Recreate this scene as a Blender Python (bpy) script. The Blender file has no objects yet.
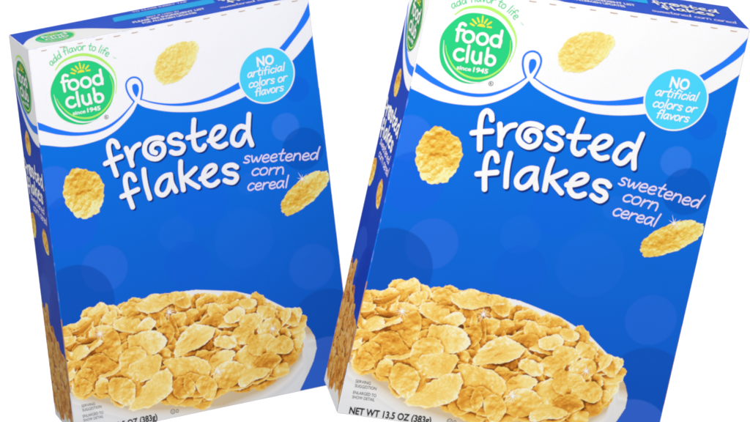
import bpy, math, random
import numpy as np
from mathutils import Vector, Matrix
from mathutils.geometry import tessellate_polygon

random.seed(4)
RNG = np.random.default_rng(7)
scene = bpy.context.scene
C = scene.collection

# ------------------------------------------------------------------ sizes (metres / millimetres)
CW, CH, CD = 0.2019, 0.2800, 0.0541          # carton width, height, depth
MW, MH, MD = CW*1000, CH*1000, CD*1000

# slight deformation of the pasteboard at the eight corners, in the panel frame (x right, y back, z up)
CORN = {}
def corner(i, j, k, dx=0, dz=0, dy=0):        # i: left/right, j: front/back, k: bottom/top
    CORN[(i, j, k)] = Vector((i*CW+dx, j*CD+dy, k*CH+dz))
corner(0, 0, 1,  0.0008, 0.0000)
corner(1, 0, 1, -0.0008, 0.0012)
corner(0, 0, 0, -0.0017, 0.0002)
corner(1, 0, 0,  0.0012, -0.0008)
corner(0, 1, 1,  0.0014, -0.0015)
corner(1, 1, 1, -0.0008, -0.0003)
corner(0, 1, 0, -0.0011, 0.0012)
corner(1, 1, 0,  0.0012, 0.0002)

def bil(c00, c10, c01, c11, u, v):
    return (c00*(1-u)+c10*u)*(1-v)+(c01*(1-u)+c11*u)*v

class Panel:
    """A flat face of the carton; art is drawn on it in millimetres (x right, y up as one looks at it)."""
    def __init__(s, c00, c10, c01, c11, w, h):
        s.c = [CORN[k] for k in (c00, c10, c01, c11)]; s.w = w; s.h = h
        s.n = (s.c[1]-s.c[0]).cross(s.c[2]-s.c[0]).normalized()
    def at(s, x, y, lift):
        return bil(*s.c, x/s.w, y/s.h) + s.n*(lift*0.001)
FRONT = Panel((0,0,0), (1,0,0), (0,0,1), (1,0,1), MW, MH)
SIDE  = Panel((0,1,0), (0,0,0), (0,1,1), (0,0,1), MD, MH)
RIGHT = Panel((1,0,0), (1,1,0), (1,0,1), (1,1,1), MD, MH)
TOP   = Panel((0,0,1), (1,0,1), (0,1,1), (1,1,1), MW, MD)
BACK  = Panel((1,1,0), (0,1,0), (1,1,1), (0,1,1), MW, MH)
BASE  = Panel((0,1,0), (1,1,0), (0,0,0), (1,0,0), MW, MD)

# ------------------------------------------------------------------ tracing frame -> millimetres on the front panel
def homography(src, dst):
    A, b = [], []
    for (x, y), (u, v) in zip(src, dst):
        A += [[x,y,1,0,0,0,-u*x,-u*y], [0,0,0,x,y,1,-v*x,-v*y]]; b += [u, v]
    h = np.linalg.solve(np.array(A, float), np.array(b, float))
    return np.append(h, 1).reshape(3, 3)
HG = homography([(434,-15),(751,30),(337,412),(653,456)], [(0,MH),(MW,MH),(0,0),(MW,0)])
def G(x, y):
    q = HG @ np.array([x, y, 1.0]); return (q[0]/q[2], q[1]/q[2])
def GL(pts): return [G(*p) for p in pts]

# ------------------------------------------------------------------ materials
def lin(c): return tuple(((v/255)/12.92 if v/255 <= 0.04045 else ((v/255+0.055)/1.055)**2.4) for v in c)
EXPO = 1.10        # how much brighter than its albedo a print is seen in the brightest part
MATS = {}
def print_nodes(name, rough=0.42):
    m = bpy.data.materials.new(name); m.use_nodes = True
    nt = m.node_tree; b = nt.nodes['Principled BSDF']
    b.inputs['Specular IOR Level'].default_value = 0.5; b.inputs['IOR'].default_value = 1.07
    tc = nt.nodes.new('ShaderNodeTexCoord')
    n1 = nt.nodes.new('ShaderNodeTexNoise'); n1.inputs['Scale'].default_value = 14; n1.inputs['Detail'].default_value = 1.5
    n2 = nt.nodes.new('ShaderNodeTexNoise'); n2.inputs['Scale'].default_value = 900; n2.inputs['Detail'].default_value = 2
    b1 = nt.nodes.new('ShaderNodeBump'); b1.inputs['Strength'].default_value = 0.35; b1.inputs['Distance'].default_value = 0.004
    b2 = nt.nodes.new('ShaderNodeBump'); b2.inputs['Strength'].default_value = 0.05; b2.inputs['Distance'].default_value = 0.0004
    nt.links.new(tc.outputs['Object'], n1.inputs['Vector']); nt.links.new(tc.outputs['Object'], n2.inputs['Vector'])
    nt.links.new(n1.outputs['Fac'], b1.inputs['Height']); nt.links.new(n2.outputs['Fac'], b2.inputs['Height'])
    nt.links.new(b1.outputs['Normal'], b2.inputs['Normal']); nt.links.new(b2.outputs['Normal'], b.inputs['Normal'])
    mr = nt.nodes.new('ShaderNodeMapRange'); mr.inputs['To Min'].default_value = rough-0.06; mr.inputs['To Max'].default_value = rough+0.08
    nt.links.new(n1.outputs['Fac'], mr.inputs['Value']); nt.links.new(mr.outputs['Result'], b.inputs['Roughness'])
    return m, nt, b, tc, n2
def ink(name, rgb, rough=0.42, mottle=0.03):
    if name in MATS: return MATS[name]
    m, nt, b, tc, n2 = print_nodes(name, rough)
    c = [v/EXPO for v in lin(rgb)]
    mx = nt.nodes.new('ShaderNodeMix'); mx.data_type = 'RGBA'
    mx.inputs['A'].default_value = (*[v*(1-mottle) for v in c], 1); mx.inputs['B'].default_value = (*[min(1, v*(1+mottle)) for v in c], 1)
    nt.links.new(n2.outputs['Fac'], mx.inputs['Factor']); nt.links.new(mx.outputs['Result'], b.inputs['Base Color'])
    MATS[name] = m; return m
def picture_ink():
    if 'printed_picture' in MATS: return MATS['printed_picture']
    m, nt, b, tc, n2 = print_nodes('printed_picture')
    a = nt.nodes.new('ShaderNodeAttribute'); a.attribute_name = 'ink'
    nt.links.new(a.outputs['Color'], b.inputs['Base Color'])
    MATS['printed_picture'] = m; return m
def bubble_ink(name, base, circles, axes, foot=None):
    """Blue ground printed with pale and dark round bubbles: a chain of circle masks on object coordinates."""
    m, nt, b, tc, n2 = print_nodes(name)
    sep = nt.nodes.new('ShaderNodeSeparateXYZ'); nt.links.new(tc.outputs['Object'], sep.inputs[0])
    com = nt.nodes.new('ShaderNodeCombineXYZ')
    nt.links.new(sep.outputs[axes[0]], com.inputs[0]); nt.links.new(sep.outputs[axes[1]], com.inputs[1])
    rgb = nt.nodes.new('ShaderNodeMix'); rgb.data_type = 'RGBA'
    c = [v/EXPO for v in lin(base)]
    rgb.inputs['A'].default_value = (*[v*.97 for v in c], 1); rgb.inputs['B'].default_value = (*[min(1, v*1.03) for v in c], 1)
    nt.links.new(n2.outputs['Fac'], rgb.inputs['Factor']); last = rgb.outputs['Result']
    if foot:                                               # the blue ground gets darker towards the foot of the pack
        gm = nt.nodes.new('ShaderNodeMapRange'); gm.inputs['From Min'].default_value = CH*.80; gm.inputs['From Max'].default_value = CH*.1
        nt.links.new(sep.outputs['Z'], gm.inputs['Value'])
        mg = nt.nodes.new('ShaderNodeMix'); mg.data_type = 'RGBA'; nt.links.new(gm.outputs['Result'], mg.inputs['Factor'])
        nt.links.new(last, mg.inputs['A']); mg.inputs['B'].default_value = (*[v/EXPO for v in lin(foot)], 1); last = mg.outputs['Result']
    for (x, y, r, col, alpha) in circles:
        d = nt.nodes.new('ShaderNodeVectorMath'); d.operation = 'DISTANCE'; d.inputs[1].default_value = (x/1000, y/1000, 0)
        nt.links.new(com.outputs[0], d.inputs[0])
        k = nt.nodes.new('ShaderNodeMapRange'); k.inputs['From Min'].default_value = (r-0.5)/1000; k.inputs['From Max'].default_value = (r+0.5)/1000
        k.inputs['To Min'].default_value = alpha; k.inputs['To Max'].default_value = 0
        nt.links.new(d.outputs['Value'], k.inputs['Value'])
        mx = nt.nodes.new('ShaderNodeMix'); mx.data_type = 'RGBA'
        nt.links.new(k.outputs['Result'], mx.inputs['Factor']); nt.links.new(last, mx.inputs['A'])
        mx.inputs['B'].default_value = (*[v/EXPO for v in lin(col)], 1); last = mx.outputs['Result']
    nt.links.new(last, b.inputs['Base Color'])
    return m

WHITE = ('white_print', (251,249,249)); BLUE = (16,118,230)
INKS = dict(
 white=(252,250,250), lace=(236,226,250), band=(36,126,250), blue=BLUE, shade=(22,52,140), green=(44,212,130), lime=(188,245,112), sun=(255,238,60),
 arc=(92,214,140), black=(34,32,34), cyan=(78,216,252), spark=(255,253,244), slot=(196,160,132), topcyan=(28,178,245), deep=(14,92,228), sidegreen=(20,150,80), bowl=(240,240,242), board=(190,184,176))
def I(k): return ink(k+'_print', INKS[k])

# ------------------------------------------------------------------ flat artwork collector
def catmull(p, step):
    if len(p) < 3:
        (x0,y0),(x1,y1) = p; n = max(2, int(math.dist(p[0], p[1])/step))
        return [(x0+(x1-x0)*i/n, y0+(y1-y0)*i/n) for i in range(n+1)]
    q = [(2*p[0][0]-p[1][0], 2*p[0][1]-p[1][1])]+list(p)+[(2*p[-1][0]-p[-2][0], 2*p[-1][1]-p[-2][1])]
    out = []
    for i in range(1, len(q)-2):
        a, b, c, d = q[i-1:i+3]; n = max(2, int(math.dist(b, c)/step))
        for k in range(n):
            t = k/n
            out.append(tuple(0.5*((2*b[j])+(-a[j]+c[j])*t+(2*a[j]-5*b[j]+4*c[j]-d[j])*t*t+(-a[j]+3*b[j]-3*c[j]+d[j])*t**3) for j in (0,1)))
    out.append(tuple(p[-1])); return out

class Art:
    def __init__(s, panel, lift=0.25, tf=None):
        s.p = panel; s.lift = lift; s.tf = tf or (lambda x, y: (x, y)); s.v = []; s.f = []; s.mi = []; s.mats = []
        s.scale = 1.0; s.clip = None
    def m(s, mat):
        if mat not in s.mats: s.mats.append(mat)
        return s.mats.index(mat)
    def add(s, pts, faces, mat, lift=0, ramp=None):
        b = len(s.v); k = s.m(mat)
        for i, (x, y) in enumerate(pts):
            X, Y = s.tf(x, y)
            if s.clip: X = min(max(X, s.clip[0]), s.clip[2]); Y = min(max(Y, s.clip[1]), s.clip[3])
            s.v.append(s.p.at(X, Y, s.lift+lift+(ramp[i] if ramp else 0)))
        for f in faces: s.f.append([b+i for i in f]); s.mi.append(k)
    def poly(s, pts, mat, lift=0):
        tri = tessellate_polygon([[Vector((x, y, 0)) for x, y in pts]])
        fs = []
        for t in tri:
            a, b, c = (pts[i] for i in t)
            if (b[0]-a[0])*(c[1]-a[1])-(b[1]-a[1])*(c[0]-a[0]) < 0: t = (t[0], t[2], t[1])
            fs.append(t)
        s.add(pts, fs, mat, lift)
    def disc(s, x, y, rx, ry, mat, lift=0, rot=0, n=72, a0=0, a1=360):
        r = math.radians(rot); P = []
        for i in range(n + (a1-a0 < 360)):
            t = math.radians(a0+(a1-a0)*i/n); u, v = rx*math.cos(t), ry*math.sin(t)
            P.append((x+u*math.cos(r)-v*math.sin(r), y+u*math.sin(r)+v*math.cos(r)))
        s.poly(P, mat, lift)
    def stroke(s, pts, w, mat, lift=0, step=0.5, w1=None, wobble=0.0, smooth=True, caps=True):
        P = catmull(pts, step) if smooth else catmull(pts[:2], step) if len(pts) == 2 else list(pts)
        Q = [P[0]]
        for p in P[1:]:
            if math.dist(p, Q[-1]) > 1e-4: Q.append(p)
        P = Q; n = len(P); vs = []; rp = []
        for i, (x, y) in enumerate(P):
            a = P[max(0, i-1)]; b = P[min(n-1, i+1)]; L = math.dist(a, b) or 1
            nx, ny = -(b[1]-a[1])/L, (b[0]-a[0])/L; t = i/(n-1)
            h = 0.5*(w if not callable(w) else w(t))
            if w1 is not None: h = 0.5*(w+(w1-w)*t)
            h *= 1+wobble*math.sin(7*t+x*1.3)
            vs += [(x+nx*h, y+ny*h), (x-nx*h, y-ny*h)]; rp += [0.02*t, 0.02*t]
        s.add(vs, [(2*i, 2*i+1, 2*i+3, 2*i+2) for i in range(n-1)], mat, lift, rp)
        if caps:
            for e, (x, y) in ((0, P[0]), (1, P[-1])):
                q = P[1] if e == 0 else P[-2]; ang = math.atan2(y-q[1], x-q[0])
                h = 0.5*(w if not callable(w) else w(e))
                if w1 is not None and e: h = 0.5*w1
                h *= 1+wobble*math.sin(7*e+x*1.3)
                c = [(x, y)]+[(x+h*math.cos(ang+math.radians(d)), y+h*math.sin(ang+math.radians(d))) for d in range(-90, 91, 15)]
                s.add(c, [(0, i, i+1) for i in range(1, 13)], mat, lift, [0.02*e]*len(c))
    def build(s, name, parent, label=None):
        me = bpy.data.meshes.new(name); me.from_pydata(s.v, [], s.f)
        for m in s.mats: me.materials.append(m)
        me.polygons.foreach_set('material_index', s.mi); me.update()
        o = bpy.data.objects.new(name, me); C.objects.link(o); o.parent = parent
        if label: o['label'] = label
        return o

def board(name, panel, mat, parent, inset=0.35, thick=0.45, lift=0.12):
    """A carton panel: a thin sheet of pasteboard, slightly inset from the fold lines."""
    x0, y0, x1, y1 = inset, inset, panel.w-inset, panel.h-inset
    ring = [(x0,y0),(x1,y0),(x1,y1),(x0,y1)]
    v = [panel.at(x, y, lift) for x, y in ring]+[panel.at(x, y, lift-thick) for x, y in ring]
    f = [(0,1,2,3),(7,6,5,4)]+[((i+1)%4, i, 4+i, 4+(i+1)%4) for i in range(4)]
    me = bpy.data.meshes.new(name); me.from_pydata(v, [], f); me.materials.append(mat); me.materials.append(MATS['carton_print'])
    for k in range(2, 6): me.polygons[k].material_index = 1
    me.update()
    o = bpy.data.objects.new(name, me); C.objects.link(o); o.parent = parent
    return o

# text in Blender's own font -> triangles in a unit frame (cap height about 0.73)
_tc = {}
def font_mesh(txt, bold=0.0, shear=0.0):
    key = (txt, bold, shear)
    if key in _tc: return _tc[key]
    cu = bpy.data.curves.new('t', 'FONT'); cu.body = txt; cu.size = 1; cu.offset = bold; cu.shear = shear
    cu.resolution_u = 4; cu.fill_mode = 'FRONT'; cu.dimensions = '2D'
    o = bpy.data.objects.new('t', cu); C.objects.link(o)
    dg = bpy.context.evaluated_depsgraph_get(); me = bpy.data.meshes.new_from_object(o.evaluated_get(dg))
    vs = [(v.co.x, v.co.y) for v in me.vertices]; fs = [tuple(p.vertices) for p in me.polygons]
    bpy.data.objects.remove(o); bpy.data.curves.remove(cu); bpy.data.meshes.remove(me)
    _tc[key] = (vs, fs); return vs, fs
def font_line(A, txt, p0, p1, cap, mat, lift=0, bold=0.0, shear=0.0):
    """Text with its baseline from p0 to p1 (mm) and capitals `cap` mm tall."""
    vs, fs = font_mesh(txt, bold, shear)
    x0 = min(v[0] for v in vs); x1 = max(v[0] for v in vs)
    L = math.dist(p0, p1); ux, uy = (p1[0]-p0[0])/L, (p1[1]-p0[1])/L
    out = []
    for (x, y) in vs:
        a = (x-x0)/(x1-x0)*L; b = y*cap/0.73
        out.append((p0[0]+ux*a-uy*b, p0[1]+uy*a+ux*b))
    ff = []
    for f in fs:
        a, b, c = (out[i] for i in f[:3])
        ff.append(f if (b[0]-a[0])*(c[1]-a[1])-(b[1]-a[1])*(c[0]-a[0]) > 0 else tuple(reversed(f)))
    A.add(out, ff, mat, lift)

# a round hand drawn with a pen: each letter is (advance, [strokes]); x-height 1, ascender 1.75
HAND = {
 'a': (1.12, [[(.86,.86),(.6,1),(.25,.85),(.08,.45),(.25,.05),(.55,.1),(.8,.5),(.9,.95)],[(.88,.95),(.84,.45),(1.0,.02)]]),
 'b': (1.05, [[(.16,1.75),(.12,.9),(.12,.05)],[(.13,.55),(.35,.95),(.72,.95),(.9,.55),(.7,.1),(.35,.02),(.13,.15)]]),
 'c': (.95, [[(.85,.85),(.6,1),(.28,.85),(.1,.45),(.28,.06),(.6,.02),(.86,.2)]]),
 'd': (1.15, [[(.85,.75),(.6,.95),(.25,.8),(.08,.4),(.3,.02),(.6,.12),(.86,.6)],[(1.0,1.75),(.9,.9),(.92,.02)]]),
 'e': (.98, [[(.14,.48),(.5,.5),(.82,.62),(.72,.92),(.45,1),(.17,.75),(.1,.35),(.3,.04),(.6,.0),(.88,.16)]]),
 'f': (.85, [[(.85,1.55),(.62,1.74),(.4,1.5),(.32,.9),(.3,.0)],[(.05,.92),(.7,.98)]]),
 'i': (.5, [[(.25,.95),(.2,.02)],[(.28,1.38),(.29,1.42)]]),
 'k': (1.0, [[(.22,1.75),(.16,.9),(.12,.02)],[(.82,.95),(.2,.45)],[(.3,.5),(.6,.2),(.92,.0)]]),
 'l': (.48, [[(.28,1.75),(.22,.9),(.2,.02)]]),
 'n': (1.08, [[(.16,.98),(.12,.5),(.1,.02)],[(.13,.6),(.4,.95),(.7,.95),(.86,.6),(.9,.02)]]),
 'o': (1.08, [[(.52,1),(.2,.85),(.08,.45),(.25,.06),(.55,.0),(.85,.2),(.93,.6),(.75,.92),(.5,1)]]),
 'r': (.85, [[(.16,.98),(.12,.5),(.12,.02)],[(.13,.55),(.35,.88),(.62,1),(.8,.93)]]),
 's': (.9, [[(.78,.86),(.5,1),(.2,.85),(.25,.6),(.6,.45),(.76,.2),(.5,.0),(.12,.1)]]),
 't': (.85, [[(.48,1.6),(.36,.9),(.34,.3),(.5,.02),(.72,.1)],[(.04,1.0),(.78,1.06)]]),
 'v': (.95, [[(.08,.95),(.28,.5),(.42,.03),(.62,.5),(.86,.98)]]),
 'w': (1.35, [[(.08,.95),(.18,.45),(.36,.05),(.55,.4),(.66,.8),(.78,.35),(.95,.05),(1.12,.5),(1.25,.98)]]),
 ' ': (.62, []),
}
def hand_line(A, txt, p0, p1, xh, w, mat, lift=0, slant=0.12, jitter=0.04):
    tot = sum(HAND[c][0] for c in txt); L = math.dist(p0, p1); sx = L/tot
    ux, uy = (p1[0]-p0[0])/L, (p1[1]-p0[1])/L; cur = 0; rj = random.Random(len(txt)*7+3)
    for c in txt:
        adv, st = HAND[c]; dy = rj.uniform(-jitter, jitter); k = 1+rj.uniform(-jitter, jitter)
        for j, s in enumerate(st):
            P = []
            for (x, y) in s:
                a = (cur+x)*sx+slant*y*xh; b = (y*k+dy)*xh
                P.append((p0[0]+ux*a-uy*b, p0[1]+uy*a+ux*b))
            A.stroke(P, w, mat, lift+0.03*j, step=max(0.25, xh*0.12))
        cur += adv
def arc_text(A, txt, cx, cy, r, a0, a1, xh, w, mat, lift=0):
    """Hand lettering set round a circle, angles in degrees, reading clockwise."""
    tot = sum(HAND[c][0] for c in txt); cur = 0
    for c in txt:
        adv, st = HAND[c]
        for j, s in enumerate(st):
            P = []
            for (x, y) in s:
                t = math.radians(a0+(a1-a0)*(cur+x)/tot); R = r+y*xh
                P.append((cx+R*math.cos(t), cy+R*math.sin(t)))
            A.stroke(P, w, mat, lift+0.03*j, step=0.35)
        cur += adv

# ------------------------------------------------------------------ printed photographs of flakes (painted once as colour per vertex)
def vnoise(X, Y, cell, seed):
    r = np.random.default_rng(seed); T = r.random((67, 67))
    u = X/cell; v = Y/cell; i = np.floor(u).astype(int); j = np.floor(v).astype(int); fu = u-i; fv = v-j
    fu = fu*fu*(3-2*fu); fv = fv*fv*(3-2*fv); i0 = i % 67; i1 = (i+1) % 67; j0 = j % 67; j1 = (j+1) % 67
    return (T[j0,i0]*(1-fu)+T[j0,i1]*fu)*(1-fv)+(T[j1,i0]*(1-fu)+T[j1,i1]*fu)*fv
def fbm(X, Y, cell, seed, o=3):
    s = 0; a = 0.5; t = 0
    for k in range(o):
        s = s+a*vnoise(X+13.7*k, Y+5.1*k, cell/2**k, seed+k); t += a; a *= 0.55
    return s/t
RAMP_T = np.array([0, .18, .36, .54, .72, .88, 1.0])
RAMP_C = np.array([[120,58,14],[186,104,30],[229,152,50],[246,190,78],[252,214,116],[254,232,160],[255,247,216]], float)
def ramp(t):
    t = np.clip(t, 0, 1); return np.stack([np.interp(t, RAMP_T, RAMP_C[:,k]) for k in range(3)], -1)
def blur(a, n):
    k = np.exp(-np.linspace(-1.8, 1.8, 2*n+1)**2); k /= k.sum()
    p = np.pad(a, n, mode='edge')
    p = sum(w*p[i:i+a.shape[0]] for i, w in enumerate(k)); return sum(w*p[:, i:i+a.shape[1]] for i, w in enumerate(k))
SUN = np.array([-.42, .62, .66]); SUN /= np.linalg.norm(SUN)
SA = np.cross(SUN, [0,0,1.]); SA /= np.linalg.norm(SA); SB = np.cross(SUN, SA)
class FlakePhoto:
    """Works out the printed photograph: curled flakes are laid in space, seen through a depth buffer and shaded."""
    def __init__(s, x0, y0, w, h, step):
        s.x0, s.y0, s.st = x0, y0, step; s.nx = int(w/step); s.ny = int(h/step)
        xs = x0+np.arange(s.nx)*step; ys = y0+np.arange(s.ny)*step; s.X, s.Y = np.meshgrid(xs, ys)
        s.z = np.full(s.X.shape, -1e3); s.n = np.zeros(s.X.shape+(3,)); s.n[...,2] = 1; s.t = np.zeros(s.X.shape)
        s.sh = {}; s.sst = .7; s.sm = np.full((900, 900), -1e3)
    def flake(s, c, U, V, a, b, seed, curl=1.0, tone=0.0, rough=.72, blister=.9):
        r = np.random.default_rng(seed); d = s.st*.62; m = max(a, b)*1.4
        g = np.arange(-m, m, d); p, q = np.meshgrid(g, g); th = np.arctan2(q/b, p/a); out = np.ones_like(th)
        for k, amp in ((2,.07),(3,.09),(4,.06),(5,.045),(7,.03),(11,.02),(17,.016),(29,.012)): out += (rough if k < 9 else 1.1)*amp*r.uniform(.3,1)*np.cos(k*th+r.uniform(0,6.28))
        for _ in range(0 if rough < .6 else r.integers(0, 2)):
            dd = np.angle(np.exp(1j*(th-r.uniform(-3.1,3.1)))); out -= r.uniform(.06,.22)*np.exp(-(dd/r.uniform(.15,.4))**2)
        rr = np.hypot(p/a, q/b)/out
        o = 1000+37.0*(seed % 97)
        k1 = curl*r.uniform(.10,.42)*r.choice([-1,1,1]); k2 = curl*r.uniform(-.12,.22); fa = r.uniform(0,3.14)
        e1 = p*math.cos(fa)+q*math.sin(fa); e2 = -p*math.sin(fa)+q*math.cos(fa); mm = (a+b)/2
        w = k1*e1**2/mm+k2*e2**2/mm+curl*.30*mm*(fbm(p+o, q+o, mm*.8, seed % 60, 2)-.5)
        w += curl*r.uniform(0,.28)*mm*np.clip(e1/mm-.25, 0, 2)**1.5*r.choice([-1,1])
        w += blister*(.95*vnoise(p+o, q+o, 2.7, (seed*3)%50)+.40*vnoise(p+o, q+o, 1.35, (seed*7)%50)+.14*vnoise(p+o, q+o, .75, (seed*9)%50))
        wq, wp = np.gradient(w, d); N = np.cross(U, V)
        n = N[None,None]-wp[...,None]*U-wq[...,None]*V; n /= np.linalg.norm(n, axis=-1, keepdims=True)
        P = np.array(c)+p[...,None]*U+q[...,None]*V+w[...,None]*N
        n = np.where(n[...,2:3] < 0, -n, n)
        rim = np.exp(-((rr-.97)/.05)**2)*np.clip(vnoise(p+o, q+o, 3.0, (seed*13)%50)*1.6-.1, 0, 1)
        frost = np.clip((vnoise(p+o, q+o, 1.2, (seed*5)%50)-.55)*3, 0, 1)*np.clip((fbm(p+o, q+o, 6, (seed*11)%50)-.40)*6, 0, 1)
        t = tone+r.uniform(-.05,.05)+.14*rim+.15*frost+.17*np.clip(rr,0,1)**2.5-.07+.10*(fbm(p+o+50, q+o, 5, (seed*17)%50)-.5)
        k = rr < 1; P = P[k]; n = n[k]; t = t[k]
        iu = np.clip(((P@SA)/s.sst).astype(int)+450, 0, 899); iv = np.clip(((P@SB)/s.sst).astype(int)+450, 0, 899); L = P@SUN
        oo = np.argsort(L); iu = iu[oo]; iv = iv[oo]; L = L[oo]; s.sm[iv, iu] = np.maximum(s.sm[iv, iu], L)
        ix = np.round((P[:,0]-s.x0)/s.st).astype(int); iy = np.round((P[:,1]-s.y0)/s.st).astype(int)
        ok = (ix >= 0)&(iy >= 0)&(ix < s.nx)&(iy < s.ny); ix, iy, P, n, t = ix[ok], iy[ok], P[ok], n[ok], t[ok]
        ok = P[:,2] > s.z[iy, ix]; ix, iy, P, n, t = ix[ok], iy[ok], P[ok], n[ok], t[ok]
        oo = np.argsort(P[:,2]); ix, iy, P, n, t = ix[oo], iy[oo], P[oo], n[oo], t[oo]
        s.z[iy, ix] = P[:,2]; s.n[iy, ix] = n; s.t[iy, ix] = t
    def lay(s, x, y, z, a, b, ang, tilt, side, seed, **kw):
        """ang: direction of the long axis in the picture; tilt: how far the flake leans (up if positive)."""
        A = math.radians(ang); U = np.array([math.cos(A), math.sin(A), 0.]); W = np.array([-math.sin(A), math.cos(A), 0.])
        T = math.radians(tilt); V = W*math.cos(T)-np.array([0,0,1.])*math.sin(T)
        S_ = math.radians(side); N = np.cross(U, V); U = U*math.cos(S_)+N*math.sin(S_)
        s.flake((x, y, z), U, V, a, b, seed, **kw)
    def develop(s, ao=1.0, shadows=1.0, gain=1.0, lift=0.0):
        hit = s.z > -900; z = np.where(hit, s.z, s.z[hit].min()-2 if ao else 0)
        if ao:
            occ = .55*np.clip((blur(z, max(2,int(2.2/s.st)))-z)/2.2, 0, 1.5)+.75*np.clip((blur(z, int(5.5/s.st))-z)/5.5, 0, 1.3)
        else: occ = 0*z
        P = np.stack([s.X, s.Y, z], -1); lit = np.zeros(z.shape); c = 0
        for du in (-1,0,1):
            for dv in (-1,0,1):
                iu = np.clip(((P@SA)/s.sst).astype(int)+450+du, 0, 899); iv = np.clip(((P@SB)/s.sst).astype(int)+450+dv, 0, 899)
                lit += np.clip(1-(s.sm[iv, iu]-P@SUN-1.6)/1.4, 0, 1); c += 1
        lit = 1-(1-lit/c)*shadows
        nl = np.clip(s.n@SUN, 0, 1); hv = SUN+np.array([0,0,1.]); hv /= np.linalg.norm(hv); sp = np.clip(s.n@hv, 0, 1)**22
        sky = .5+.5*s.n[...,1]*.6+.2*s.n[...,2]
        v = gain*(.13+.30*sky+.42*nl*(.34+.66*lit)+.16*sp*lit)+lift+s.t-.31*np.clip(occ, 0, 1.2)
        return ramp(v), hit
def in_poly(X, Y, P):
    ins = np.zeros(X.shape, bool); n = len(P)
    for i in range(n):
        (x0,y0),(x1,y1) = P[i], P[(i+1)%n]
        if y0 == y1: continue
        c = ((Y < y0) != (Y < y1)) & (X < (x1-x0)*(Y-y0)/(y1-y0)+x0); ins ^= c
    return ins
def grid_mesh(name, X, Y, buf, alpha, panel, parent, lift, tf=None):
    keep = alpha > 0.5; H_, W_ = X.shape
    fk = keep[:-1,:-1] & keep[1:,:-1] & keep[:-1,1:] & keep[1:,1:]
    idx = -np.ones((H_, W_), int); used = np.zeros((H_, W_), bool)
    used[:-1,:-1] |= fk; used[1:,:-1] |= fk; used[:-1,1:] |= fk; used[1:,1:] |= fk
    idx[used] = np.arange(used.sum())
    x = X[used]; y = Y[used]
    if tf: x, y = tf(x, y)
    u = (x/panel.w)[:,None]; v = (y/panel.h)[:,None]; c = [np.array(k) for k in panel.c]
    co = (c[0]*(1-u)+c[1]*u)*(1-v)+(c[2]*(1-u)+c[3]*u)*v + np.array(panel.n)*(lift*.001)
    j, i = np.where(fk); F = np.stack([idx[j,i], idx[j,i+1], idx[j+1,i+1], idx[j+1,i]], 1)
    me = bpy.data.meshes.new(name); n = len(co); nf = len(F)
    me.vertices.add(n); me.vertices.foreach_set('co', co.astype(np.float32).ravel())
    me.loops.add(nf*4); me.loops.foreach_set('vertex_index', F.astype(np.int32).ravel())
    me.polygons.add(nf); me.polygons.foreach_set('loop_start', (np.arange(nf)*4).astype(np.int32))
    me.update(calc_edges=True); me.validate()
    s = np.clip(buf[used]/255, 0, 1); l = np.where(s <= .04045, s/12.92, ((s+.055)/1.055)**2.4)/EXPO
    at = me.color_attributes.new('ink', 'FLOAT_COLOR', 'POINT')
    at.data.foreach_set('color', np.concatenate([l, np.ones((n,1))], 1).astype(np.float32).ravel())
    me.materials.append(picture_ink())
    o = bpy.data.objects.new(name, me); C.objects.link(o); o.parent = parent
    return o

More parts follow.
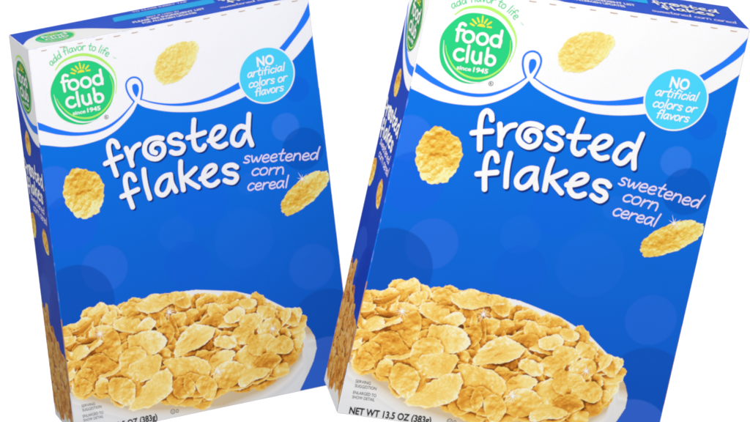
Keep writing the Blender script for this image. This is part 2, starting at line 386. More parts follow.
# outlines on the front panel (traced, then in mm)
BOWL = GL([(300,290),(363.6,292.9),(383,287.4),(400,285.5),(425.7,285),(440,285.7),(480,289),(520,298),(560,314),(590,333),(610,354),(618.6,369),(625.7,383),(628,394),(625.7,407),(617,420),(606.8,431),(591.8,446),(580,470),(300,470)])
HEAP = GL([(300,302),(345,298),(366,293),(384,291),(398,283),(410,281),(424,287),(436,289),(447,284),(456,285),(470,292),(486,293),(502,296),(516,306),(530,311),(548,318),(568.6,323),(584,326),(590,335),(597,343),(606,352),(616,359),(620,372),(620,386),(611,397),(607,408),(588,420),(567,427),(549,430),(504,431),(466,421),(436,411),(406,400),(376,379),(364,371),(350,360),(300,352)])
def bowl_picture(panel, parent, lift, step=0.3, name='bowl_picture'):
    F = FlakePhoto(0.37, 0.37, 186, 122, step); X, Y = F.X, F.Y
    bowl = in_poly(X, Y, BOWL); heap = in_poly(X, Y, HEAP)
    # glazed white bowl: warm milk shadow next to the heap, cool grey foot
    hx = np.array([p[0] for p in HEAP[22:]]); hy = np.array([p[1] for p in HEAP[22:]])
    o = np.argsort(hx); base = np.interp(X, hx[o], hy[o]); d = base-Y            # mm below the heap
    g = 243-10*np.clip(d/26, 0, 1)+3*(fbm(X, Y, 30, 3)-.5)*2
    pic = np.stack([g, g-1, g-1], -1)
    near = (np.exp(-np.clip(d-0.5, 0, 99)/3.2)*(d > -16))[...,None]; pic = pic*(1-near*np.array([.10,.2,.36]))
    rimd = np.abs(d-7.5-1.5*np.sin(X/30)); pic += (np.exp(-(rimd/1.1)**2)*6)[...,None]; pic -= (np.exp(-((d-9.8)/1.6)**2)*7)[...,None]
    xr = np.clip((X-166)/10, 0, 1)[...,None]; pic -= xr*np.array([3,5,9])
    rr = random.Random(5); hm = lambda x, y: bool(in_poly(np.array([[x]]), np.array([[y]]), HEAP)[0,0])
    zb = lambda x, y: (105-y)*.75
    placed = []; seed = 100
    for layer in (0, 1):
        tries = 0
        while tries < 1500:
            tries += 1; x = rr.uniform(-6, 184); y = rr.uniform(8, 104); a = 7.6+5.0*(1-min(1, max(0, (y-25)/70)))
            if not (hm(x, y+a*.45) and hm(x, y-a*.75) and hm(x+a*.6, y-a*.4) and (hm(x-a*.45, y) or x < 8)): continue
            if min(((x-u)**2+((y-v)*1.4)**2 for u, v, l in placed if l == layer), default=999) < (a*.78)**2: continue
            placed.append((x, y, layer)); seed += 1
            F.lay(x, y, zb(x, y)+layer*3.2+rr.uniform(-1.5,1.5), a*rr.uniform(.85,1.25), a*rr.uniform(.72,1.0), rr.gauss(8,40), rr.gauss(24,20), rr.gauss(0,19), seed, tone=rr.uniform(-.04,.05), curl=rr.uniform(.45,1.0))
    # the large flakes one can pick out, in an enlarged trace (cx, cy, rx, ry, angle, tone)
    big = [(110,28,56,20,4,.06),(45,52,36,18,8,.02),(222,18,30,18,10,.04),(298,12,26,34,75,.08),(400,36,80,22,-6,.06),(478,44,48,28,-28,.04),(172,62,46,26,-8,.03),(112,76,56,17,14,.0),
     (66,104,46,22,10,.02),(100,112,66,12,12,.08),(182,104,48,42,30,.0),(270,66,54,32,-15,.04),(330,92,38,24,20,.06),(590,130,45,28,-30,.05),(550,160,46,30,20,.02),(620,175,45,28,-18,.04),
     (384,140,38,33,30,-.08),(432,112,10,44,6,.08),(308,152,70,42,-18,.0),(470,204,82,42,8,.02),(60,184,34,24,20,-.04),(122,174,66,42,4,.02),(44,222,32,28,0,.0),(150,212,44,11,-3,.08),
     (246,190,58,40,28,.0),(112,242,28,26,40,.03),(574,246,42,20,-32,.10),(648,238,42,34,10,.03),(520,262,30,8,2,.1),(284,238,64,44,-14,-.02),(172,284,44,54,30,.05),(402,288,92,56,-16,.01),
     (628,326,62,38,14,-.01),(532,300,60,34,12,.05),(420,350,36,50,30,.05),(384,344,42,40,50,-.07),(266,332,92,38,16,.03),(460,374,34,44,10,.0),(546,356,60,44,12,.04),(630,384,60,30,10,.0),
     (700,300,60,40,-25,.02),(740,250,46,34,30,.04),(690,360,50,32,10,.02),(755,325,50,34,-12,.0),(690,200,42,28,-10,.06),(752,190,36,24,-35,.06),(640,160,40,24,12,.07),(700,140,30,20,-20,.06)]
    for i, (cx, cy, rx, ry, an, tn) in enumerate(big):
        x, y = G(350+cx/3.195, 290+cy/3.195); seed += 1
        a, b = rx/3.195/1.575, ry/3.195/1.575
        if b > a: a, b, an = b, a, an+90
        bt = max(b, a*.72); F.lay(x, y, zb(x, y)+8+.26*i, a*1.04, bt*1.04, an+6, math.degrees(math.acos(min(1, b/bt)))*(1 if i % 7 else -1)+(6 if i % 2 else -4), rr.gauss(0,10), seed, tone=tn-.02, curl=.85)
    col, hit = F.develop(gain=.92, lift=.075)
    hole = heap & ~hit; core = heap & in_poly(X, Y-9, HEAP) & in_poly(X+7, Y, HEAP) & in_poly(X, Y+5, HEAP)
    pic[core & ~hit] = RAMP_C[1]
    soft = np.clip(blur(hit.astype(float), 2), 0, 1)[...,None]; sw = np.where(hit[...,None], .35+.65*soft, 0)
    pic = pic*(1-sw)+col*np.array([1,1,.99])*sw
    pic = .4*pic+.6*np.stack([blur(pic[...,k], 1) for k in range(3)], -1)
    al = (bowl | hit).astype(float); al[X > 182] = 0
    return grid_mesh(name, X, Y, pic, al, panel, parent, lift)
def single_flake(panel, parent, lift, cx, cy, a, b, ang, seed, tone, pale=0.0, step=0.22, name='corn_flake_picture', curl=.55, tint=(.975,.985,.86)):
    R_ = max(a, b)*1.4; F = FlakePhoto(cx-R_, cy-R_, 2*R_, 2*R_, step)
    F.lay(cx, cy, 0, a, b, ang, 8, 4, seed, curl=curl, tone=0, rough=.5, blister=1.3)
    buf, hit = F.develop(ao=0, shadows=.5, gain=1.0, lift=tone)
    buf = buf*(1-pale)+np.array([255,247,196])*pale; buf = buf*np.array(tint); al = hit.astype(float)
    al[(F.X < .5) | (F.X > panel.w-.5)] = 0
    return grid_mesh(name, F.X, F.Y, buf, al, panel, parent, lift)

# ------------------------------------------------------------------ artwork blocks (reused on front, side and top)
LC = G(475, 48)                         # badge centre on the front
TITLE = [  # (points, width px) traced strokes
 [(491.7,118),(490.9,112.5),(487,109.3),(482.9,112.1),(480.7,118.6),(479.7,130),(479.4,147)],
 [(472.1,131),(482,129.9),(491.4,129.3)],
 [(499.6,122.5),(500,132),(499.7,142.6)],
 [(500.5,135.5),(504.3,128.5),(509.5,124.4),(514.8,123.2)],
 [(541.4,125.6),(535.7,122.8),(527.5,122.2),(521,126),(517.8,134),(520.9,141),(528.4,144.9),(536.3,142),(539.6,135.4),(537.4,130.2),(531.8,128.4),(527.3,130.6),(526,135.2),(529,138.2)],
 [(562,130.7),(558.3,126.8),(551.9,126.4),(548.3,130.5),(551.8,134.8),(558.4,137.9),(560.6,142.5),(556,146.8),(549.5,146),(545.9,143)],
 [(581.9,118),(577.9,127.1),(573.9,138.6),(572.9,146.5),(575.6,151),(580,151.5),(583.4,148.8)],
 [(568.6,134.3),(578,134.9),(588.4,135)],
 [(590,145.2),(598,146),(606,143.4),(610.4,138.6),(607.7,134.9),(601.8,134.7),(595.6,139.6),(592.6,146.6),(594.9,153),(600.2,156),(606.8,155)],
 [(633.6,144.6),(628.6,141.9),(621.6,144.4),(616.6,150),(614.8,156),(618.6,160.6),(624.3,159.6),(631,152.6)],
 [(642.4,132.4),(637.9,142.9),(634.3,153),(634,165.6)],
 [(496.8,158.6),(495.7,153),(492,150.6),(488,153),(485.6,160),(484.4,171.4),(484.3,186.6)],
 [(477,171.6),(486,170.9),(496.4,170)],
 [(510.2,151.4),(508.3,158.5),(506.4,170),(505.7,183.8)],
 [(536.4,166.6),(530,166),(522.9,168.8),(517,175.7),(516.8,182),(521.4,185.2),(528.2,181.8),(535,172)],
 [(536.4,166.8),(534.6,175.7),(535.9,186)],
 [(552,156.8),(547.9,168.6),(544.3,187.4)],
 [(565,169.3),(557,173),(549.6,176)],
 [(550.5,177),(555.7,184),(561,190.2)],
 [(566.6,182.2),(575.7,181.6),(584,178.8),(586.6,175),(583.4,172.3),(577,173.4),(571.2,179),(569.4,186.6),(573.2,192.3),(578.6,193.4),(584,191.5)],
 [(609.3,183.4),(605.7,179.6),(598.8,178.6),(594.8,182),(597.9,186.8),(604,190),(605.4,194.6),(600.4,198),(595.2,196.2),(591.8,193)],
]
def title(A, parent_tf, mat, shade=None, w=3.45):
    for i, s in enumerate(TITLE):
        P = [parent_tf(*G(*p)) for p in s]; k = parent_tf.k
        if shade: A.stroke([(x+.95*k, y-1.15*k) for x, y in P], w*k*1.02, shade, 0.0+.002*i, step=.35*k)
        A.stroke(P, w*k, mat, 0.10+.03*(i%3), step=.35*k)
class TF:
    def __init__(s, k=1, dx=0, dy=0, ox=0, oy=0, kx=1): s.k=k; s.dx=dx; s.dy=dy; s.ox=ox; s.oy=oy; s.kx=kx
    def __call__(s, x, y): return ((x-s.ox)*s.k*s.kx+s.dx, (y-s.oy)*s.k+s.dy)
IDT = TF()
def logo(A, tf, dark=False, words=True):
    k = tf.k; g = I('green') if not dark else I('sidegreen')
    def L(p): return [tf(*G(*q)) for q in p]
    cx, cy = tf(*LC); r = 22.6*k
    # the brushed green disc with a rough rim
    rim = [(cx+(r+.35*k*math.sin(a*3+1)+.2*k*math.sin(a*7))*math.cos(a), cy+(r+.35*k*math.sin(a*3+1)+.2*k*math.sin(a*7))*math.sin(a)*.985) for a in [i*math.pi/60 for i in range(120)]]
    A.poly(rim, g, 0)
    A.stroke(L([(454.5,15.5),(464,9.6),(477,7.6),(490,9.4),(503,17),(511,27),(515.4,38),(514.4,50),(509,62)]), lambda t: k*(.5+1.5*math.sin(math.pi*min(1,t*1.1+.05))), I('lime'), .04, step=.5, caps=False)
    A.stroke(L([(459,14.8),(468,11.3),(478,10.3),(490,12.6),(500,18.4),(508,28),(512.2,38),(512.4,47)]), lambda t: k*(.25+.5*math.sin(math.pi*t)), I('white'), .07, step=.5, caps=False)
    A.stroke(L([(445.7,45),(447,53),(451.4,62.9),(457,69.6),(466,75.2),(477,77.6),(490,74.9),(502,66.4),(509,54),(510.2,40)]), lambda t: k*(.3+.9*math.sin(math.pi*t)), I('lime'), .10, step=.5, caps=False)
    A.stroke(L([(444,40),(443.9,52.9),(448.4,65.4),(458,76),(470,81),(484,81.6)]), lambda t: k*(.2+1.0*math.sin(math.pi*t)), I('white'), .13, step=.5, caps=False)
    sx, sy = tf(*G(480.9, 27)); n = 16
    A.poly([(sx+2.5*k*math.cos(math.pi*i/n+.0), sy+1.7*k*math.sin(math.pi*i/n)) for i in range(n+1)], I('sun'), .1)
    for a, b in (((470.3,24),(473.8,26)),((472.4,20),(476,24)),((477.4,18.6),(478.9,22.6)),((482.6,16.9),(481.9,22.9)),((486.9,20),(484.3,23.6)),((491,22.6),(487,25)),((490.9,27.8),(487.2,27.2))):
        A.stroke(L([a, b]), .95*k, I('sun'), .1, step=.6, caps=k > .8)
    W = I('white')
    def ring(cx_, cy_, r_, a0=0, a1=360, n=14):
        return [(cx_+r_*math.cos(math.radians(a0+(a1-a0)*i/n)), cy_+r_*math.sin(math.radians(a0+(a1-a0)*i/n))) for i in range(n+1)]
    S = [[(465.4,25.6),(462.9,23.9),(460.3,25),(458.8,29),(457.8,35),(456.9,40.6)], [(456.9,29.9),(463.6,30.7)],
         ring(468.4,36.9,5.2), ring(482.2,39,5.2), ring(495.6,40.9,5.0,0,360), [(501.7,31.2),(500.3,39),(499,46.6)],
         ring(459.6,54.4,5.3,-48,-312), [(468.9,45.8),(467.6,53),(466.6,61.2)], [(473.4,51.6),(472.2,58.4),(475.4,62.4),(479.4,60.2),(480.6,52.8)], [(480.7,52.8),(480,62.6)],
         [(487.8,48.2),(486.8,55),(485.8,62.4)], ring(490,59.9,4.5)]
    for i, s in enumerate(S): A.stroke(L(s), 1.85*k, W, .16+.03*(i%3), step=.4*k)
    if words:
        p = lambda x, y: tf(*G(x, y))
        font_line(A, 'since', p(456.4,68.4), p(470.6,70.6), 2.6*k, W, .1, bold=.03); font_line(A, '1945', p(472.6,70.9), p(487.4,72.9), 3.0*k, W, .1, bold=.035)
def star(A, x, y, r, mat, n=10, lift=0, seed=1):
    rs = random.Random(seed)
    for i in range(n):
        a = math.pi*2*i/n+rs.uniform(-.12,.12); L = r*rs.uniform(.6,1.15)
        A.stroke([(x, y), (x+L*math.cos(a), y+L*math.sin(a))], .55, mat, lift+.003*i, w1=.08, caps=False)
    A.disc(x, y, .7, .7, mat, lift+.04, n=14)

LOW  = [(411.4,87.4),(420,91.4),(434.3,97.9),(448.6,101.7),(462.9,103.6),(477,104),(486,102.8),(498.6,99.3),(512.9,92.3),(521,87),(528.6,79.6)]
LOW2 = [(528.6,79.6),(533,85),(540,90),(552.9,97.3),(567,103.5),(588.6,110.6),(602.9,112.9),(617,113.8),(631.4,113.5),(645.7,112.2),(665,108.5),(687,102),(708.7,92.7),(723,85.4),(734.4,77.9),(745,70.3)]
BLO = [(413.6,70.2),(420,74.6),(427,79.3),(434.3,83.6),(448.6,90),(462.9,94),(477,95.9),(491.4,94.7),(505.7,89.7),(518.6,82.4),(526.4,77.2)]
BUP = [(415.6,62),(420,65.2),(427,71.2),(434.3,76.8),(448.6,85.4),(462.9,90.4),(477.1,92.4),(491.4,91.5),(505.7,87.1),(518.6,80.6),(525.4,76)]
CLO = [(533.6,77.4),(544.3,85.2),(558.6,92.8),(572.9,98.4),(587,101.9),(601.4,103.6),(615.7,104.1),(637,103),(660,99),(685,90),(705.9,78.9),(721,69.4),(735.9,59.8),(743,54),(749.5,46)]
CUP = [(534.2,76.2),(544.3,83.2),(558.6,90.4),(572.9,95.2),(587,98.1),(601.4,99.3),(615.7,99),(637,96.2),(655,92),(680,84),(701.6,73.6),(713,67),(724.4,60),(735.9,50.4),(743,43.6),(751,35)]
LOOP = [(525.6,76.4),(523.4,70.5),(522.3,62.9),(523.6,56),(527.5,52.1),(532.9,51),(538,53.3),(540.6,58.6),(539.9,64.6),(537,71),(533.6,76.8)]
DROP = [(528.7,62),(529.8,59.4),(532.2,58.4),(534.8,59.2),(536,62),(535.3,66),(533,69.8),(530,73),(528.8,69.8),(528.3,66)]

def build_carton(root):
    # pasteboard core with softened folds; shows as a hairline at the edges
    core = bpy.data.meshes.new('carton_body'); v = []
    ks = [(i,j,k) for i in (0,1) for j in (0,1) for k in (0,1)]
    cen = Vector((CW/2, CD/2, CH/2))
    for key in ks: v.append(CORN[key].copy())
    f = [(0,1,3,2),(4,6,7,5),(0,4,5,1),(2,3,7,6),(0,2,6,4),(1,5,7,3)]
    core.from_pydata(v, [], f)
    import bmesh
    bm = bmesh.new(); bm.from_mesh(core); bmesh.ops.recalc_face_normals(bm, faces=bm.faces)
    bmesh.ops.bevel(bm, geom=list(bm.edges)+list(bm.verts), offset=0.0007, segments=3, profile=.5, affect='EDGES')
    bm.to_mesh(core); bm.free()
    # printed all round: white above the swoosh, blue below, grey-white at the foot
    m, nt, b, tc, n2 = print_nodes('carton_print')
    sep = nt.nodes.new('ShaderNodeSeparateXYZ'); nt.links.new(tc.outputs['Object'], sep.inputs[0])
    cr = nt.nodes.new('ShaderNodeValToRGB'); mr = nt.nodes.new('ShaderNodeMapRange'); mr.inputs['From Max'].default_value = CH
    nt.links.new(sep.outputs['Z'], mr.inputs['Value']); nt.links.new(mr.outputs['Result'], cr.inputs['Fac'])
    e = cr.color_ramp; e.interpolation = 'CONSTANT'
    wh = [c/EXPO for c in lin(INKS['white'])]; bl = [c/EXPO for c in lin(BLUE)]; gr = [c/EXPO for c in lin((240,238,236))]
    e.elements[0].position = 0; e.elements[0].color = (*gr, 1); e.elements[1].position = .12; e.elements[1].color = (*[c/EXPO for c in lin((205,150,70))], 1)
    q = e.elements.new(.31); q.color = (*bl, 1); q = e.elements.new(.765); q.color = (*wh, 1)
    # rubbed folds: bare board shows through in patches
    wn = nt.nodes.new('ShaderNodeTexNoise'); wn.inputs['Scale'].default_value = 130; wn.inputs['Detail'].default_value = 4
    nt.links.new(tc.outputs['Object'], wn.inputs['Vector'])
    wr = nt.nodes.new('ShaderNodeMapRange'); wr.inputs['From Min'].default_value = .52; wr.inputs['From Max'].default_value = .66; wr.inputs['To Max'].default_value = .45
    nt.links.new(wn.outputs['Fac'], wr.inputs['Value']); wm = nt.nodes.new('ShaderNodeMix'); wm.data_type = 'RGBA'
    nt.links.new(wr.outputs['Result'], wm.inputs['Factor']); nt.links.new(cr.outputs['Color'], wm.inputs['A']); wm.inputs['B'].default_value = (.50,.56,.68,1)
    nt.links.new(wm.outputs['Result'], b.inputs['Base Color']); core.materials.append(m); MATS['carton_print'] = m
    o = bpy.data.objects.new('carton_body', core); C.objects.link(o); o.parent = root
    for p in core.polygons: p.use_smooth = False

    # ---------------- front panel
    def gc(x, y, r, col, a):
        X, Y = G(x, y); return (X, Y, r/1.575, col, a)
    circ = [gc(703,122.9,14.5,(18,106,226),.8), gc(676.6,158.6,15.5,(58,130,238),.6), gc(687.3,188.6,24,(12,88,196),.7), gc(409,136,23,(54,120,236),.6), gc(413,180,31,(24,102,226),.75),
            gc(431,241,26,(48,112,226),.55), gc(388,267,43,(18,80,184),.65), gc(520,232,20,(44,118,232),.18), gc(560,205,30,(20,104,228),.55), gc(590,262,34,(42,114,230),.18), gc(520,268,26,(20,98,218),.5), gc(652,318,26,(46,112,226),.4),
            gc(646,386,41,(18,80,184),.6), gc(630.6,437.8,40,(62,108,214),.65), gc(615,205,12,(44,122,234),.25)]
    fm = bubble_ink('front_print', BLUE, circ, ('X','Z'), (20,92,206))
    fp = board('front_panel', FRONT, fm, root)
    A = Art(FRONT, .20); A.clip = (.36, .36, MW-.36, MH-.36)
    sm = lambda P, st=1.2: catmull(GL(P), st)
    top = [(MW-.36, MH-.36), (.36, MH-.36)]
    low = sm(LOW); low2 = sm(LOW2)
    x_r = [p for p in low2 if p[0] < MW-.4]; 
    A.poly([(.36, MH-.36)]+[(.36, low[0][1])]+[p for p in low if p[0] > .45]+x_r[1:]+[(MW-.4, x_r[-1][1]+.8), (MW-.4, MH-.4)], I('white'), 0)
    A.build('white_swoosh', fp)
    A = Art(FRONT, .27); A.clip = (.36, .36, MW-.36, MH-.36)
    A.poly(sm(BUP)+list(reversed(sm(BLO))), I('band')); A.poly(sm(CUP)+list(reversed(sm(CLO))), I('band'))
    A.stroke(GL(LOOP), 1.25, I('band'), .02, step=.5); A.poly(catmull(GL(DROP)+[G(*DROP[0])], .5)[:-1], I('band'))
    A.build('blue_ribbon', fp)
    # badge
    A = Art(FRONT, .27); logo(A, IDT)
    arc_text(A, 'add flavor to life', LC[0], LC[1], 29.2, 131, 45.5, 3.0, .62, I('arc'))
    font_line(A, 'TM', (LC[0]+24.0, LC[1]+19.6), (LC[0]+26.0, LC[1]+18.2), .9, I('arc'))
    x, y = G(490.7, 82.6); A.stroke([(x+1.35*math.cos(a*math.pi/8), y+1.35*math.sin(a*math.pi/8)) for a in range(17)], .3, I('black'), 0, step=.4)
    font_line(A, 'R', (x-.6, y-.75), (x+.65, y-.75), 1.5, I('black'), 0, bold=.02)
    A.build('brand_logo', fp)
    # title
    A = Art(FRONT, .25); title(A, IDT, I('white'), I('shade')); 
    A.build('title_lettering', fp)
    A = Art(FRONT, .25)
    for t, a, b_, xh in (('sweetened',(617.3,181.2),(700,206.0),5.0),('corn',(621.3,197.3),(657.6,208.4),4.9),('cereal',(611.3,211.8),(656.5,224.0),4.9)):
        hand_line(A, t, G(*a), G(*b_), xh, 1.02, I('lace'), slant=.16)
    A.build('description_lettering', fp)
    # claim badge
    A = Art(FRONT, .34); x, y = G(676.2, 97.9); A.disc(x, y, 20.5, 20.2, I('white'), 0, n=96); A.disc(x, y, 19.5, 19.2, I('cyan'), .05, n=96)
    font_line(A, 'NO', G(669.2,85.6), G(688.6,88.8), 6.9, I('white'), .1, bold=.035)
    for t, a, b_ in (('artificial',(654.6,93.6),(697.4,99.8)),('colors or',(652.0,104.6),(696.0,111.2)),('flavors',(655.6,116.0),(688.6,120.4))):
        hand_line(A, t, G(*a), G(*b_), 3.3, .85, I('white'), .1, slant=.18)
    A.build('claim_badge', fp)
    # flakes in the air
    x, y = G(439, 153.2); single_flake(FRONT, fp, .30, x, y, 18.2, 14.6, 96, 34, .10)
    x, y = G(584.6, 51.2); single_flake(FRONT, fp, .30, x, y, 18.6, 11.8, 31, 52, .06, pale=.3)
    x, y = G(672.5, 235.5); single_flake(FRONT, fp, .30, x, y, 22.0, 9.0, 30, 77, .05)
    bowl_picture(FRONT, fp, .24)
    for i, (px, py, r) in enumerate(((402,308.6,5.2),(482.9,311.6,5.0),(512,394.3,6.0),(674.6,220.6,5.4),(586,369,4.4))):
        x, y = G(px, py); A = Art(FRONT, .42); star(A, x, y, r, I('spark'), n=11 if i != 3 else 9, seed=i); A.build('sparkle', fp)
    # small print
    A = Art(FRONT, .34); K = I('black')
    font_line(A, 'NET WT 13.5 OZ (383g)', G(348.4,412.0), G(429.6,422.6), 4.6, K, bold=.03)
    x, y = G(448.6, 420); A.stroke([(x+1.6*math.cos(a*math.pi/8), y+1.6*math.sin(a*math.pi/8)) for a in range(17)], .3, K, 0, step=.4)
    font_line(A, 'U', (x-.7, y-.85), (x+.7, y-.85), 1.7, K, .0); font_line(A, 'D', (x+2.3, y-1.3), (x+4.1, y-1.5), 2.6, K)
    A.build('weight_lettering', fp)
    A = Art(FRONT, .34)
    for t, a, b_ in (('SERVING',(355.0,380.6),(370.0,383.0)),('SUGGESTION',(354.4,385.2),(375.6,388.4)),('ENLARGED TO',(352.6,392.0),(375.4,395.4)),('SHOW DETAIL',(351.6,396.6),(373.8,399.8))):
        font_line(A, t, G(*a), G(*b_), 2.1, K, bold=-.004)
    A.build('serving_note', fp)
    # perforation nicks along the top fold
    A = Art(FRONT, .34)
    xx = 9.0
    while xx < MW-6:
        w = random.uniform(3.6,5.0); yy = MH-2.1+random.uniform(-.2,.2)
        A.poly([(xx, yy-.28), (xx+w*.5, yy-.42), (xx+w, yy-.2), (xx+w, yy+.2), (xx+w*.4, yy+.12), (xx, yy+.3)], I('slot'))
        xx += 12.9
    A.build('perforation', fp)

    # ---------------- left side panel, its shade put into darker blue and green inks
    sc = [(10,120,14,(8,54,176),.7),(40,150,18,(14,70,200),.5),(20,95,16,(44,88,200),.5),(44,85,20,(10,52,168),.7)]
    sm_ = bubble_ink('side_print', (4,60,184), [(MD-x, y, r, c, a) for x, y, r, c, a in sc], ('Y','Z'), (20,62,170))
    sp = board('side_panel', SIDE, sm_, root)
    A = Art(SIDE, .20)
    P = catmull([(.4,246),(6,236),(14,226),(24,218),(36,212.5),(46,210.6),(MD-.4,210.8)], 1.2)
    A.poly(P+[(MD-.4, MH-.4), (.4, MH-.4)], I('white')); A.build('white_swoosh', sp)
    A = Art(SIDE, .27)
    A.poly(catmull([(.4,254),(6,245),(14,236),(26,228.5),(40,225),(MD-.4,226)], 1.2)+list(reversed(catmull([(.4,250),(6,240.5),(14,231),(26,223.4),(40,219.5),(MD-.4,220)], 1.2))), I('band'))
    A.build('blue_ribbon', sp)
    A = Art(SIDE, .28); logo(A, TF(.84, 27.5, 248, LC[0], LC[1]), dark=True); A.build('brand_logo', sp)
    tx, ty = G(560, 152)
    A = Art(SIDE, .28); title(A, TF(.49, 27.2, 181, tx, ty), I('white'), w=3.9); A.build('title_lettering', sp)
    A = Art(SIDE, .28)
    hand_line(A, 'sweetened', (8,163), (44,160), 3.4, .8, I('lace')); hand_line(A, 'corn', (12,156), (28,155), 3.4, .8, I('lace')); hand_line(A, 'cereal', (30,154.8), (48,153.5), 3.4, .8, I('lace'))
    A.build('description_lettering', sp)
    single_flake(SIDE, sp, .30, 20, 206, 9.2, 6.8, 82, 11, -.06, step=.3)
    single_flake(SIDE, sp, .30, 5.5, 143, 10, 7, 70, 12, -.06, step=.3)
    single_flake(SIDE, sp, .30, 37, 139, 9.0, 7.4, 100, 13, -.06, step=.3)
    # the bowl of flakes wraps round the corner; the side's shade is put into its browner colours
    F = FlakePhoto(.37, .37, MD-.74, 88, .3); X, Y = F.X, F.Y; top_ = lambda x: 62+22*np.exp(-((x-10)/17)**2)-.16*x
    heap = Y < top_(X)-7; rs = random.Random(8); s = 400; foot = Y < 9+.05*X
    for yy in np.arange(82, 8, -5.0):
        for xx in np.arange(-2, 58, 8.5):
            x = xx+rs.uniform(-3,3); y = yy+rs.uniform(-2,2)
            if y > top_(x)-2 or y < 15: continue
            s += 1; F.lay(x, y, (90-y)*.7+rs.uniform(-1.5,1.5), rs.uniform(8,13), rs.uniform(6,9), rs.uniform(30,110), rs.gauss(25,22), rs.gauss(0,20), s, curl=1.2)
    buf, hit = F.develop(gain=.95, lift=-.04)
    buf[heap & ~hit] = RAMP_C[1]
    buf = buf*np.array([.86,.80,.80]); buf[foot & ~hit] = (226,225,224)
    grid_mesh('bowl_picture', X, Y, buf, (heap | foot | hit).astype(float), SIDE, sp, .24)

    # ---------------- top flap
    tp = board('top_flap', TOP, ink('top_print', (6,80,212), .34), root)
    A = Art(TOP, .20)
    P = catmull([(.4,16),(8,29),(20,37.5),(34,37),(48,29),(60,17),(70,6.5),(82,1.2)], 1.2); A.poly(P+[(82,.4),(.4,.4)], I('white')); A.build('white_corner', tp)
    A = Art(TOP, .28); logo(A, TF(.60, 24.5, 20.5, LC[0], LC[1]), words=True); A.build('brand_logo', tp)
    A = Art(TOP, .24); A.poly([(70,30),(72,42),(74,43.5),(144,43.5),(145,42),(143,29)], I('topcyan')); A.build('cyan_bar', tp)
    for t, x0, x1, y0, cap, k in (('PLEASE SEE INGREDIENT LIST',80,132,16.6,4.6,'white'),('FOR ALLERGEN UPDATES',85,124,9.6,4.6,'white'),('BEST IF USED BY',92,116,23.8,3.2,'lace'),('TO CLOSE INSERT TAB',88,128,47,3.2,'lace')):
        A = Art(TOP, .28); font_line(A, t, (x0,y0), (x1,y0), cap, I(k), bold=.03); A.build('notice_lettering', tp)
    A = Art(TOP, .28); title(A, TF(.40, 170, 31, tx, ty), I('white'), I('shade'), w=3.9); A.build('title_lettering', tp)
    A = Art(TOP, .28); hand_line(A, 'sweetened corn cereal', (141,9.5), (196,9.5), 3.4, .7, I('lace'), slant=.1); A.build('description_lettering', tp)

    # ---------------- the panels turned away
    board('side_panel', RIGHT, ink('plain_side_print', (18,100,232)), root)
    board('back_panel', BACK, ink('plain_back_print', (26,112,238)), root)
    board('bottom_flap', BASE, ink('bare_board', INKS['board'], .8), root)

root = bpy.data.objects.new('cereal_box', None); C.objects.link(root); root.empty_display_size = .05
build_carton(root)
root['label'] = 'blue cereal box in front at the right, its top leaning right'
root['category'] = 'cereal box'; root['group'] = 'blue cereal boxes with frosted flakes lettering'

def copy_tree(o, parent=None):
    c = o.copy(); C.objects.link(c)
    if parent: c.parent = parent
    for ch in list(o.children): copy_tree(ch, c)
    return c
other = copy_tree(root)
other['label'] = 'blue cereal box at the left, top leaning left, corner hidden behind the other box'

# ------------------------------------------------------------------ poses (camera-axis rotation vector and position, converted to world axes)
CAM = Vector((0, -3.0, 1.30))
S = Matrix(((1,0,0),(0,0,-1),(0,1,0)))
def pose(o, rv, t):
    a = Vector(rv); R = Matrix.Rotation(a.length, 3, a.normalized())
    M = (S @ R @ S.inverted()).to_4x4(); M.translation = CAM + S @ Vector(t); o.matrix_world = M
pose(root,  (0.31791418, 0.20447643, -0.17357326), (-0.02171808, -0.12513399, -2.88662114))
pose(other, (0.28458692, 0.31742575, 0.15369848), (-0.20550057, -0.15735219, -3.2369669))

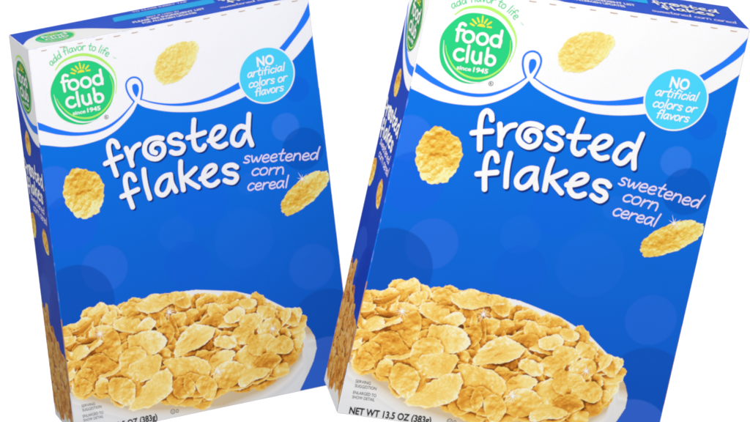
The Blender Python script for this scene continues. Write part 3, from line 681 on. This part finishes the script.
# ------------------------------------------------------------------ seamless white backdrop (wall curving into a floor), lit on its own
W_ = 0.95; prof = [(0.2, 0.0)]+[(0.9+1.0*math.sin(a), 1.0-1.0*math.cos(a)) for a in [i*math.pi/2/16 for i in range(17)]]+[(1.9, 4.2)]
v = []; f = []
for (y, z) in prof: v += [(-W_, y, z), (W_, y, z)]
for i in range(len(prof)-1): f.append((2*i, 2*i+1, 2*i+3, 2*i+2))
me = bpy.data.meshes.new('backdrop'); me.from_pydata(v, [], f); me.update()
for p in me.polygons: p.use_smooth = True
bm_ = bpy.data.materials.new('white_paper'); bm_.use_nodes = True; b = bm_.node_tree.nodes['Principled BSDF']
b.inputs['Base Color'].default_value = (.86,.86,.86,1); b.inputs['Roughness'].default_value = .9; b.inputs['Specular IOR Level'].default_value = .1
me.materials.append(bm_); bd = bpy.data.objects.new('backdrop', me); C.objects.link(bd); bd['kind'] = 'structure'

def area(name, loc, target, size, power, col=(1,1,1), sy=None):
    l = bpy.data.lights.new(name, 'AREA'); l.energy = power; l.size = size; l.color = col
    if sy: l.shape = 'RECTANGLE'; l.size_y = sy
    o = bpy.data.objects.new(name, l); C.objects.link(o); o.location = loc
    o.rotation_euler = (Vector(target)-Vector(loc)).to_track_quat('-Z', 'Y').to_euler(); return o
for x in (-1.5, 1.5):
    area('backdrop_lamp', (x*.6, 1.15, 1.3), (0, 1.9, 1.3), .5, 9, sy=1.2)
area('key_lamp', (-0.40, -1.15, 1.98), (-0.08, 0, 1.34), .45, 15.2, (1, .985, .97))
area('fill_lamp', (0.2, -2.5, 1.6), (0, 0, 1.3), .8, 14, (.97,.985,1))

w = bpy.data.worlds.new('World'); scene.world = w; w.use_nodes = True
w.node_tree.nodes['Background'].inputs[0].default_value = (.93,.96,1,1); w.node_tree.nodes['Background'].inputs[1].default_value = .47

# ------------------------------------------------------------------ camera
cd = bpy.data.cameras.new('camera'); cam = bpy.data.objects.new('camera', cd); C.objects.link(cam)
cam.location = CAM; cam.rotation_euler = (math.radians(90), 0, 0)
cd.sensor_width = 36; cd.lens = 4676.871/750*36; cd.clip_end = 60; cd.clip_start = .1
scene.camera = cam
scene.view_settings.view_transform = 'Standard'; scene.view_settings.look = 'None'; scene.view_settings.exposure = 0; scene.view_settings.gamma = 1
scene.cycles.filter_width = 2.1
scene.cycles.max_bounces = 6
try: scene.cycles.use_denoising = True
except Exception: pass
